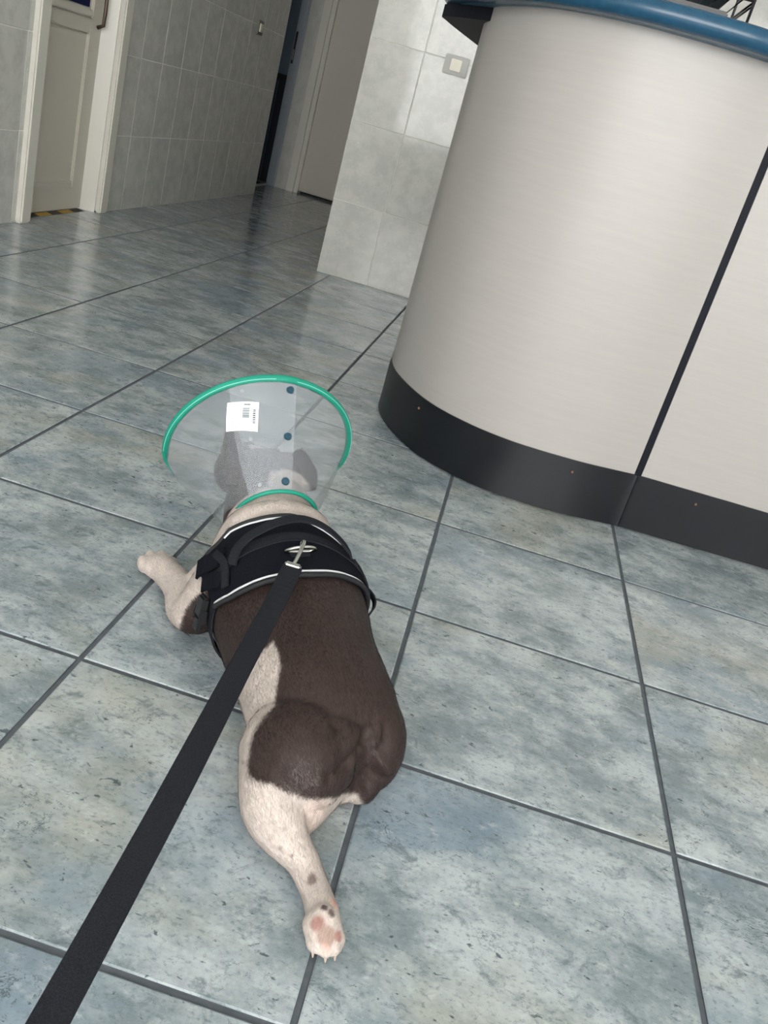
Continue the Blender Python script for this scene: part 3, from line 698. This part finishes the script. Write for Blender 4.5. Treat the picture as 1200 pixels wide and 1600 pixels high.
for p_, r_, c_, k_ in PADS: pad_ |= np.linalg.norm(root_ - np.array(p_), axis=1) < r_
keep = (hz_ > 0.010) & ~pad_ & (hs_ < 0.575) & ~((hs_ > 0.50) & (ht_ < -0.085) & (hz_ < 0.03))
root_, sd_, d_, ln, col_ = root_[keep], sd_[keep], d_[keep], ln[keep], col_[keep]
nh = len(root_); tri = np.empty((nh, 3, 3)); tri[:, 0] = root_ - sd_ * wd; tri[:, 1] = root_ + sd_ * wd; tri[:, 2] = root_ + d_ * ln
fm = bpy.data.meshes.new('fur'); fm.vertices.add(nh * 3); fm.vertices.foreach_set('co', tri.ravel())
fm.loops.add(nh * 3); fm.loops.foreach_set('vertex_index', np.arange(nh * 3)); fm.polygons.add(nh); fm.polygons.foreach_set('loop_start', np.arange(nh) * 3)
fm.update(); fm.validate()
fc = fm.color_attributes.new('coat', 'FLOAT_COLOR', 'POINT')
cv = np.clip(col_ * np.exp(rng.normal(0, 0.16, nh))[:, None], 0, 1)
fc.data.foreach_set('color', np.concatenate([np.repeat(cv, 3, axis=0), np.ones((nh * 3, 1))], 1).ravel())
MH = bpy.data.materials.new('short_hair'); MH.use_nodes = True
hb = MH.node_tree.nodes['Principled BSDF']; ha = MH.node_tree.nodes.new('ShaderNodeAttribute'); ha.attribute_name = 'coat'
MH.node_tree.links.new(ha.outputs['Color'], hb.inputs['Base Color']); hb.inputs['Roughness'].default_value = 0.45; hb.inputs['Specular IOR Level'].default_value = 0.5
fm.materials.append(MH)
fur = bpy.data.objects.new('fur', fm); C.objects.link(fur); fur.parent = dog; fur['kind'] = 'stuff'
# ------------------------------------------------------------------ harness: cloth grids wrapped round the dog's chest
bvh = BVHTree.FromPolygons([Vector(v) for v in V2], [tuple(p.vertices) for p in me.polygons])
trk = np.array(TR)
def axis_at(s): return float(np.interp(s, trk[:, 0], trk[:, 1])), 0.09
def radius_at(s, th):
    t0, z0 = axis_at(s); c = S(s, t0, z0); d = R3 * math.sin(th) + Z3 * math.cos(th)
    loc, n_, i_, dist = bvh.ray_cast(c + d * 0.30, -d)
    return (0.30 - dist) if loc is not None else 0.09
def grid(ths, sf, sb, nk, off, sm=2, shape=None):
    """grid of points wrapped round the trunk between the front line sf(theta) and back line sb(theta)"""
    ss = np.array([[sf(t) + (sb(t) - sf(t)) * k / (nk - 1) for k in range(nk)] for t in ths])
    rr = np.array([[radius_at(ss[i, k], t) for k in range(nk)] for i, t in enumerate(ths)])
    r0 = rr.copy()
    for _ in range(sm):
        q = np.pad(rr, 1, mode='edge'); rr = np.maximum((q[:-2, 1:-1] + q[2:, 1:-1] + q[1:-1, :-2] + q[1:-1, 2:] + 4 * q[1:-1, 1:-1]) / 8, r0 - 0.001)
    P = []
    for i, t in enumerate(ths):
        row = []
        for k in range(nk):
            t0, z0 = axis_at(ss[i, k]); d = R3 * math.sin(t) + Z3 * math.cos(t)
            o_ = off if shape is None else off + shape(i / (len(ths) - 1), k / (nk - 1))
            row.append(S(ss[i, k], t0, z0) + d * (rr[i, k] + o_))
        P.append(row)
    return P
def cloth(P, thick):
    bm = bmesh.new(); n, m_ = len(P), len(P[0])
    A = [[bm.verts.new(p) for p in row] for row in P]
    B = []
    for i, row in enumerate(P):
        rb = []
        for k, p in enumerate(row):
            du = P[min(i + 1, n - 1)][k] - P[max(i - 1, 0)][k]; dv = row[min(k + 1, m_ - 1)] - row[max(k - 1, 0)]
            nn = du.cross(dv); nn.normalize()
            if nn.dot(p - Vector(S(0.28, -0.015, 0.08))) < 0: nn = -nn
            rb.append(bm.verts.new(p - nn * thick))
        B.append(rb)
    for i in range(n - 1):
        for k in range(m_ - 1):
            bm.faces.new((A[i][k], A[i][k + 1], A[i + 1][k + 1], A[i + 1][k])); bm.faces.new((B[i][k], B[i + 1][k], B[i + 1][k + 1], B[i][k + 1]))
    for i in range(n - 1):
        for k in (0, m_ - 1): bm.faces.new((A[i][k], A[i + 1][k], B[i + 1][k], B[i][k]))
    for k in range(m_ - 1):
        for i in (0, n - 1): bm.faces.new((A[i][k], A[i][k + 1], B[i][k + 1], B[i][k]))
    bmesh.ops.recalc_face_normals(bm, faces=bm.faces); return bm
D2R = math.radians
def line(tab): a = np.array(tab); return lambda th: float(np.interp(math.degrees(th), a[:, 0], a[:, 1]))
SF = line([(-110, 0.352), (-80, 0.352), (-60, 0.356), (-46, 0.358), (-38, 0.351), (-26, 0.343), (-12, 0.340), (0, 0.3395), (10, 0.333), (20, 0.324), (32, 0.315), (50, 0.308), (80, 0.305), (110, 0.305)])
SB = line([(-110, 0.268), (-90, 0.258), (-80, 0.2535), (-63, 0.2265), (-50, 0.216), (-40, 0.2115), (-27, 0.2075), (0, 0.2065), (12, 0.209), (33, 0.2135), (50, 0.222), (64, 0.234), (80, 0.243), (110, 0.252)])
def web_material(name, rgb, rgb2, sc_):
    M = mat(name, rgb, 0.85, spec=0.06, noise=(sc_, rgb2, 0.8), bump=(sc_ * 2, 0.4)); return M
M_vest = web_material('black_harness_fabric', (17, 18, 24), (24, 26, 33), 350)
M_web = web_material('black_webbing', (30, 31, 36), (42, 44, 49), 700)
M_bind = mat('black_binding', (20, 21, 25), 0.7, bump=(900, 0.3))
M_refl = mat('silver_reflective_piping', (205, 206, 210), 0.45)
M_chrome = mat('nickel_plated_steel', (205, 203, 198), 0.22, 1.0)
har = tag(empty('dog_harness', S(0.28, -0.015, 0.0)), 'black padded dog harness with silver reflective piping worn by the bulldog', 'harness')
A0, A1 = -80, 94
TH = [D2R(a) for a in np.linspace(A0, A1, 67)]
bump_ = lambda i, k: 0.0022 * math.sin(math.pi * min(1, k * 1.0)) 
VP = grid(TH, SF, SB, 24, 0.0065, 4, bump_)
smooth_by_angle(child(obj('vest', cloth(VP, 0.005), M_vest), har), 60)
for k, inset in ((0, 2), (-1, -3)):
    bm = bmesh.new(); tube(bm, [r_[k] for r_ in VP], 0.0034, 8); child(tag(obj('binding', bm, M_bind, None, True), 'black edge binding'), har)
def on_vest(a, frac, lift=0.0):
    """a point on the finished vest at angle a (degrees) and fraction front to back"""
    i = (min(max(a, A0), A1) - A0) / (A1 - A0) * 66; i0 = max(0, min(65, int(math.floor(i)))); fi = i - i0
    k = frac * 23; k0 = max(0, min(22, int(math.floor(k)))); fk = k - k0
    p = (VP[i0][k0].lerp(VP[i0 + 1][k0], fi)).lerp(VP[i0][k0 + 1].lerp(VP[i0 + 1][k0 + 1], fi), fk)
    du = VP[i0 + 1][k0] - VP[i0][k0]; dv = VP[i0][k0 + 1] - VP[i0][k0]; n_ = du.cross(dv).normalized()
    if n_.dot(p - S(0.28, -0.015, 0.08)) < 0: n_ = -n_
    return p + n_ * lift, n_
for nm, frac, a0, a1 in (('front_piping', 0.050, -52, 40), ('back_piping', 0.945, -78, 62)):
    bm = bmesh.new(); tube(bm, [on_vest(a, frac, 0.0006)[0] for a in np.linspace(a0, a1, 60)], 0.00155, 6)
    child(tag(obj(nm, bm, M_refl, None, True), 'silver reflective piping'), har)
def ribbon(pts, nrm, wdt, thick):
    """flat strap along pts; nrm gives its face direction at each point"""
    bm = bmesh.new(); pts = [Vector(p) for p in pts]; n = len(pts); R = []
    for i, p in enumerate(pts):
        d = (pts[min(i + 1, n - 1)] - pts[max(i - 1, 0)]).normalized(); nn = Vector(nrm[i]) - d * Vector(nrm[i]).dot(d); nn.normalize()
        s_ = d.cross(nn); ww = wdt[i] if isinstance(wdt, (list, tuple)) else wdt
        R.append([bm.verts.new(p + s_ * a * ww / 2 + nn * b * thick / 2) for a, b in ((-1, -0.6), (-0.94, 1), (0.94, 1), (1, -0.6), (0.9, -1), (-0.9, -1))])
    for A, B in zip(R, R[1:]):
        for k in range(6): bm.faces.new((A[k], A[(k + 1) % 6], B[(k + 1) % 6], B[k]))
    bm.faces.new(list(reversed(R[0]))); bm.faces.new(R[-1]); bmesh.ops.recalc_face_normals(bm, faces=bm.faces); return bm
def vest_strap(path, wdt, thick, arch=0.0, base=0.002):
    """strap over the vest through (angle, fraction) points"""
    Q = spline(path, 8); pts, nr = [], []
    for i, (a, f_) in enumerate(Q):
        x = i / (len(Q) - 1); p, n_ = on_vest(a, f_, base + arch * math.sin(math.pi * x) ** 0.7 if arch else base); pts.append(p); nr.append(n_)
    return ribbon(pts, nr, wdt, thick)
# grab handle, saddle strap under it, velcro tabs
child(obj('saddle_strap', vest_strap([(-70, 0.60), (-45, 0.50), (-20, 0.42), (0, 0.40), (25, 0.42), (50, 0.50), (75, 0.55)], 0.020, 0.0016, 0, 0.001), M_web), har)
child(tag(obj('grab_handle', vest_strap([(-52, 0.62), (-40, 0.48), (-22, 0.36), (-4, 0.29), (12, 0.29), (26, 0.36), (40, 0.46)], 0.016, 0.003, 0.016, 0.003), M_web), 'black webbing grab handle'), har)
child(obj('side_tab', vest_strap([(-79, 0.14), (-68, 0.27), (-56, 0.40)], 0.030, 0.004, 0, 0.0035), M_vest), har)
child(obj('side_tab', vest_strap([(-80, 0.45), (-72, 0.58), (-62, 0.72)], 0.024, 0.004, 0, 0.0035), M_vest), har)
child(obj('side_strap', vest_strap([(-60, 0.25), (-56, 0.55), (-62, 0.85)], 0.012, 0.003, 0, 0.005), M_web), har)
child(obj('side_strap', vest_strap([(58, 0.10), (62, 0.45), (70, 0.85)], 0.018, 0.003, 0, 0.003), M_web), har)
# girth strap going under the belly on both sides
for a0, a1, s0 in ((-76, -150, 0.268), (78, 150, 0.262)):
    P = [S(s0, *[0, 0])] if False else []
    ths = [D2R(a) for a in np.linspace(a0, a1, 16)]
    G = grid(ths, lambda t: s0 + 0.012, lambda t: s0 - 0.012, 5, 0.006, 1)
    smooth_by_angle(child(obj('girth_strap', cloth(G, 0.003), M_web), har), 60)
# side-release buckle on the left flank
bp_, bn = on_vest(-79, 0.72, 0.006)
bdir = (S(0.262, -0.1, 0.03) - S(0.275, -0.1, 0.10)).normalized(); bdir = (bdir - bn * bdir.dot(bn)).normalized(); bside = bdir.cross(bn)
def oriented_box(c, ax_, ay_, az_, sx, sy, sz, bev):
    bm = bmesh.new(); box(bm, (-sx / 2, -sy / 2, -sz / 2), (sx / 2, sy / 2, sz / 2), bev)
    Mx = Matrix((ax_, ay_, az_)).transposed().to_4x4(); Mx.translation = c; bm.transform(Mx); return bm
bk = child(obj('buckle', oriented_box(bp_ + bdir * 0.018, bdir, bside, bn, 0.030, 0.024, 0.009, 0.003), M_black), har)
bk2 = child(obj('buckle_prong', oriented_box(bp_ + bdir * 0.042, bdir, bside, bn, 0.020, 0.018, 0.007, 0.0025), M_black), har)
for e in (-1, 1):
    child(obj('buckle_bar', oriented_box(bp_ + bdir * 0.030 + bside * e * 0.0125, bdir, bside, bn, 0.020, 0.004, 0.010, 0.0015), M_black), har)
# standing loop of strap on the right flank
lp = []
for x in np.linspace(0, 1, 14):
    p, n_ = on_vest(74 + 14 * x, 0.30 + 0.68 * x, 0.003 + 0.014 * math.sin(math.pi * x)); lp.append((p, n_))
child(obj('strap_loop', ribbon([p for p, _ in lp], [n_ for _, n_ in lp], 0.014, 0.0025), M_web), har)
# D ring and its keeper
rc, rn = on_vest(-7, 0.70, 0.006)
fwd = (H3 - rn * H3.dot(rn)).normalized(); sd = fwd.cross(rn).normalized()
bm = bmesh.new()
arc = [rc + sd * 0.021 * math.cos(a) - (fwd * 0.55 + rn * -0.83) * 0.018 * math.sin(a) for a in np.linspace(0, math.pi, 15)]
tube(bm, arc + [rc - sd * 0.012, rc + sd * 0.012], 0.0022, 8, True)
child(tag(obj('d_ring', bm, M_chrome, None, True), 'shiny steel ring'), har)
child(obj('ring_keeper', oriented_box(rc - rn * 0.002, fwd, sd, rn, 0.014, 0.026, 0.005, 0.001), M_web), har)

# ------------------------------------------------------------------ leash clipped to the ring
lsh = tag(empty('leash', (0.25, -0.3, 0.0)), 'flat black webbing leash clipped to the harness ring', 'leash')
ringtip = arc[7]
hk = ringtip
cl0 = Vector((0.2257, 0.0920, 0.1830))
LP = [(0.2367, 0.0329, 0.2060), (0.2406, -0.0517, 0.2039), (0.2441, -0.2067, 0.1990), (0.2479, -0.3633, 0.1942), (0.2495, -0.4624, 0.1909), (0.2504, -0.5405, 0.1882), (0.2509, -0.5867, 0.1867), (0.2519, -0.6587, 0.1842), (0.2533, -0.6929, 0.1833)]
LQ = spline(LP, 8)
n_l = len(LQ)
nrmL = []
for i in range(n_l):
    x = i / (n_l - 1); tw = math.radians(30) * math.exp(-((x - 0.22) / 0.14) ** 2)
    nrmL.append(Vector((math.sin(tw), -0.25, math.cos(tw))))
child(tag(obj('strap', ribbon(LQ, nrmL, 0.0250, 0.0022), M_web), 'flat black webbing'), lsh)
P0 = Vector(LQ[0]); dl = (P0 - Vector(LQ[3])).normalized()
bm = bmesh.new()
hp = [P0 + dl * 0.006, P0.lerp(hk, 0.5) + Z3 * 0.004, hk + Z3 * 0.004 + fwd * 0.004, hk + fwd * 0.010 - Z3 * 0.002, hk + fwd * 0.006 - Z3 * 0.008]
tube(bm, spline([tuple(p) for p in hp], 5), 0.0026, 8)
child(tag(obj('snap_hook', bm, M_chrome, None, True), 'shiny steel snap hook'), lsh)
child(obj('swivel', oriented_box(P0 + dl * 0.001 + Z3 * 0.001, dl, dl.cross(Z3).normalized(), dl.cross(Z3).normalized().cross(dl), 0.009, 0.021, 0.007, 0.002), M_chrome), lsh)

# ------------------------------------------------------------------ recovery cone
KN = Vector((0.1608, 0.2496, 0.155)); KA = Vector((-0.47884594, 0.80247111, 0.35601499)).normalized()
K1 = KA.cross(Z3).normalized(); K2 = K1.cross(KA); KL, KR1, KR2 = 0.152, 0.0627, 0.1467
def kpt(x, phi, lift=0.0):
    rho = KR1 + (KR2 - KR1) * x; rad = K1 * math.cos(phi) + K2 * math.sin(phi)
    nn = (rad * KL - KA * (KR2 - KR1)).normalized(); return KN + KA * KL * x + rad * rho + nn * lift
def xmax(phi):
    """the sheet is pushed back under the chin, so its lower edge sits close to the neck"""
    d = math.degrees(phi) % 360
    if d <= 196 or d >= 347: return 1.0
    e = min((d - 196) / 40, (347 - d) / 36, 1.0); e = e * e * (3 - 2 * e)
    return 1.0 - 0.70 * e
def cone_patch(x0, x1, p0, p1, nx, npn, lift, thick):
    bm = bmesh.new()
    A = []
    for i in range(nx + 1):
        row = []
        for j in range(npn + 1):
            ph = p0(i / nx) + (p1(i / nx) - p0(i / nx)) * j / npn
            row.append(bm.verts.new(kpt((x0 + (x1 - x0) * i / nx) * xmax(ph), ph, lift)))
        A.append(row)
    for i in range(nx):
        for j in range(npn): bm.faces.new((A[i][j], A[i][j + 1], A[i + 1][j + 1], A[i + 1][j]))
    return bm
def plastic(name, opac, rgb):
    M = bpy.data.materials.new(name); M.use_nodes = True; nt = M.node_tree; b = nt.nodes['Principled BSDF']
    b.inputs['Base Color'].default_value = lin(rgb); b.inputs['Roughness'].default_value = 0.28
    tr_ = nt.nodes.new('ShaderNodeBsdfTransparent'); mx = nt.nodes.new('ShaderNodeMixShader'); out = nt.nodes['Material Output']
    tl = nt.nodes.new('ShaderNodeBsdfTranslucent'); tl.inputs[0].default_value = lin(rgb)
    m2 = nt.nodes.new('ShaderNodeMixShader'); m2.inputs[0].default_value = 0.35
    nt.links.new(b.outputs[0], m2.inputs[1]); nt.links.new(tl.outputs[0], m2.inputs[2])
    n_ = nt.nodes.new('ShaderNodeTexNoise'); n_.inputs['Scale'].default_value = 18; n_.inputs['Detail'].default_value = 4
    tc = nt.nodes.new('ShaderNodeTexCoord'); nt.links.new(tc.outputs['Object'], n_.inputs['Vector'])
    nt.links.new(ramp(nt, n_.outputs[0], 0.3, 0.7, opac - 0.03, opac + 0.03), mx.inputs[0])
    nt.links.new(tr_.outputs[0], mx.inputs[1]); nt.links.new(m2.outputs[0], mx.inputs[2]); nt.links.new(mx.outputs[0], out.inputs[0])
    return M
M_plas = plastic('milky_clear_plastic', 0.36, (172, 177, 183))
M_flap = plastic('milky_clear_plastic_flap', 0.27, (206, 212, 220))
kone = tag(empty('recovery_cone', KN), 'clear plastic recovery cone with teal fabric rim around the head of the bulldog', 'recovery cone')
pl = D2R(125); pr_ = D2R(83.5)
smooth_by_angle(child(tag(obj('plastic_sheet', cone_patch(0, 1, lambda x: pr_, lambda x: pr_ + 2 * math.pi, 10, 120, 0, 0), M_plas), 'clear plastic sheet'), kone), 80)
smooth_by_angle(child(tag(obj('overlap_flap', cone_patch(0, 1, lambda x: pr_, lambda x: D2R(139) + (D2R(123) - D2R(139)) * x, 10, 20, 0.0018, 0), M_flap), 'overlapping end of the plastic sheet'), kone), 80)
bm = bmesh.new()
ths = np.linspace(pr_, pr_ + 2 * math.pi, 121)
prof_k = [(0.955, 0.0030), (0.962, 0.0042), (1.0, 0.0046), (1.016, 0.0026), (1.02, 0.0), (1.016, -0.0026), (1.0, -0.0042), (0.962, -0.0042), (0.955, -0.003)]
ths_rim = np.radians(np.linspace(-17, 206, 100))
def rimk(p):
    d = math.degrees(p); return min(1.0, max(0.12, (d + 17) / 14), max(0.12, (206 - d) / 14))
RR = [[bm.verts.new(kpt(1.0 + (x - 1.0) * rimk(p) - (1 - xmax(p)), p, (l_ + (0.0016 if 83 < math.degrees(p) < 96 else 0)) * rimk(p))) for x, l_ in prof_k] for p in ths_rim]
for i in range(99):
    A, B = RR[i], RR[i + 1]
    for k in range(len(prof_k)): bm.faces.new((A[k], A[(k + 1) % len(prof_k)], B[(k + 1) % len(prof_k)], B[k]))
bm.faces.new(RR[0]); bm.faces.new(list(reversed(RR[-1])))
bmesh.ops.recalc_face_normals(bm, faces=bm.faces)
child(tag(obj('rim_binding', bm, M_teal, None, True), 'teal fabric rim binding'), kone)
bm = bmesh.new(); tube(bm, [kpt(0.972, p, 0.0050) for p in np.radians(np.linspace(5, 188, 90))], 0.0006, 5)
child(obj('rim_stitching', bm, mat('pale_teal_thread', (120, 200, 185), 0.6), None, True), kone)
bm = bmesh.new(); tube(bm, [kpt(0.0, p, 0.001) for p in ths[:-1]], 0.0032, 8, True)
child(tag(obj('neck_binding', bm, M_teal, None, True), 'teal fabric neck binding'), kone)
for x, ph in ((0.894, 87.5), (0.477, 89.0), (0.085, 91.5)):
    c = kpt(x, D2R(ph), 0.002); nn = (kpt(x, D2R(ph), 0.01) - kpt(x, D2R(ph), 0)).normalized()
    bm = bmesh.new(); bmesh.ops.create_cone(bm, segments=18, radius1=0.0062, radius2=0.0050, depth=0.003, cap_ends=True)
    Mx = nn.to_track_quat('Z', 'Y').to_matrix().to_4x4(); Mx.translation = c + nn * 0.001; bm.transform(Mx)
    child(obj('snap', bm, M_snap, None, False), kone)
for x, ph in ((0.899, 117.0), (0.477, 119.0), (0.08, 122)):
    c = kpt(x, D2R(ph), 0.002); nn = (kpt(x, D2R(ph), 0.01) - kpt(x, D2R(ph), 0)).normalized()
    bm = bmesh.new(); bmesh.ops.create_cone(bm, segments=12, radius1=0.0030, radius2=0.0030, depth=0.001, cap_ends=True)
    Mx = nn.to_track_quat('Z', 'Y').to_matrix().to_4x4(); Mx.translation = c; bm.transform(Mx)
    child(obj('snap_hole', bm, mat('greyish_plastic_dot', (136, 138, 142), 0.5), None, False), kone)
# paper label with its print
corn = [(0.834, 127.5), (0.774, 108.0), (0.523, 112.5), (0.608, 135.0)]
def lab(u, v, lift):
    """u across the top edge 0..1, v down the label 0..1"""
    x = (corn[0][0] * (1 - u) + corn[1][0] * u) * (1 - v) + (corn[3][0] * (1 - u) + corn[2][0] * u) * v
    p = (corn[0][1] * (1 - u) + corn[1][1] * u) * (1 - v) + (corn[3][1] * (1 - u) + corn[2][1] * u) * v
    return kpt(x, D2R(p), lift)
def lab_patch(bm, u0, u1, v0, v1, lift, n=6):
    A = [[bm.verts.new(lab(u0 + (u1 - u0) * i / n, v0 + (v1 - v0) * j / n, lift)) for j in range(n + 1)] for i in range(n + 1)]
    for i in range(n):
        for j in range(n): bm.faces.new((A[i][j], A[i + 1][j], A[i + 1][j + 1], A[i][j + 1]))
bm = bmesh.new(); lab_patch(bm, 0, 1, 0, 1, 0.0026, 10); bmesh.ops.recalc_face_normals(bm, faces=bm.faces)
lb = child(tag(obj('label', bm, mat('white_paper_label', (240, 242, 242), 0.6), None, True), 'white paper label with a bar code'), kone)
bm = bmesh.new()
random.seed(11)
v = 0.20
while v < 0.58:
    hgt = random.choice((0.012, 0.02, 0.03)); lab_patch(bm, 0.50, 0.72, v, v + hgt, 0.0029, 1); v += hgt + random.choice((0.008, 0.012))
lab_patch(bm, 0.53, 0.74, 0.075, 0.115, 0.0029, 1)
v = 0.26
for k in range(8):
    hgt = random.choice((0.035, 0.05, 0.042)); lab_patch(bm, 0.83, 0.915, v, v + hgt, 0.0029, 1); v += hgt + 0.018
o = obj('dark_print', bm, mat('dark_label_print', (70, 84, 92), 0.6)); o.parent = lb
bm = bmesh.new()
for u0 in (0.10, 0.145, 0.20, 0.32):
    v = 0.20 if u0 < 0.18 else 0.50
    while v < 0.92:
        hgt = random.uniform(0.03, 0.09); lab_patch(bm, u0, u0 + 0.028, v, min(v + hgt, 0.93), 0.0029, 1); v += hgt + 0.02
for a, b in (((0.28, 0.34), (0.43, 0.27)), ((0.28, 0.34), (0.43, 0.43)), ((0.43, 0.27), (0.43, 0.43))):
    tube(bm, [lab(*a, 0.0028), lab(*b, 0.0028)], 0.0003, 4)
o = obj('fine_print', bm, mat('grey_label_print', (150, 158, 163), 0.6)); o.parent = lb
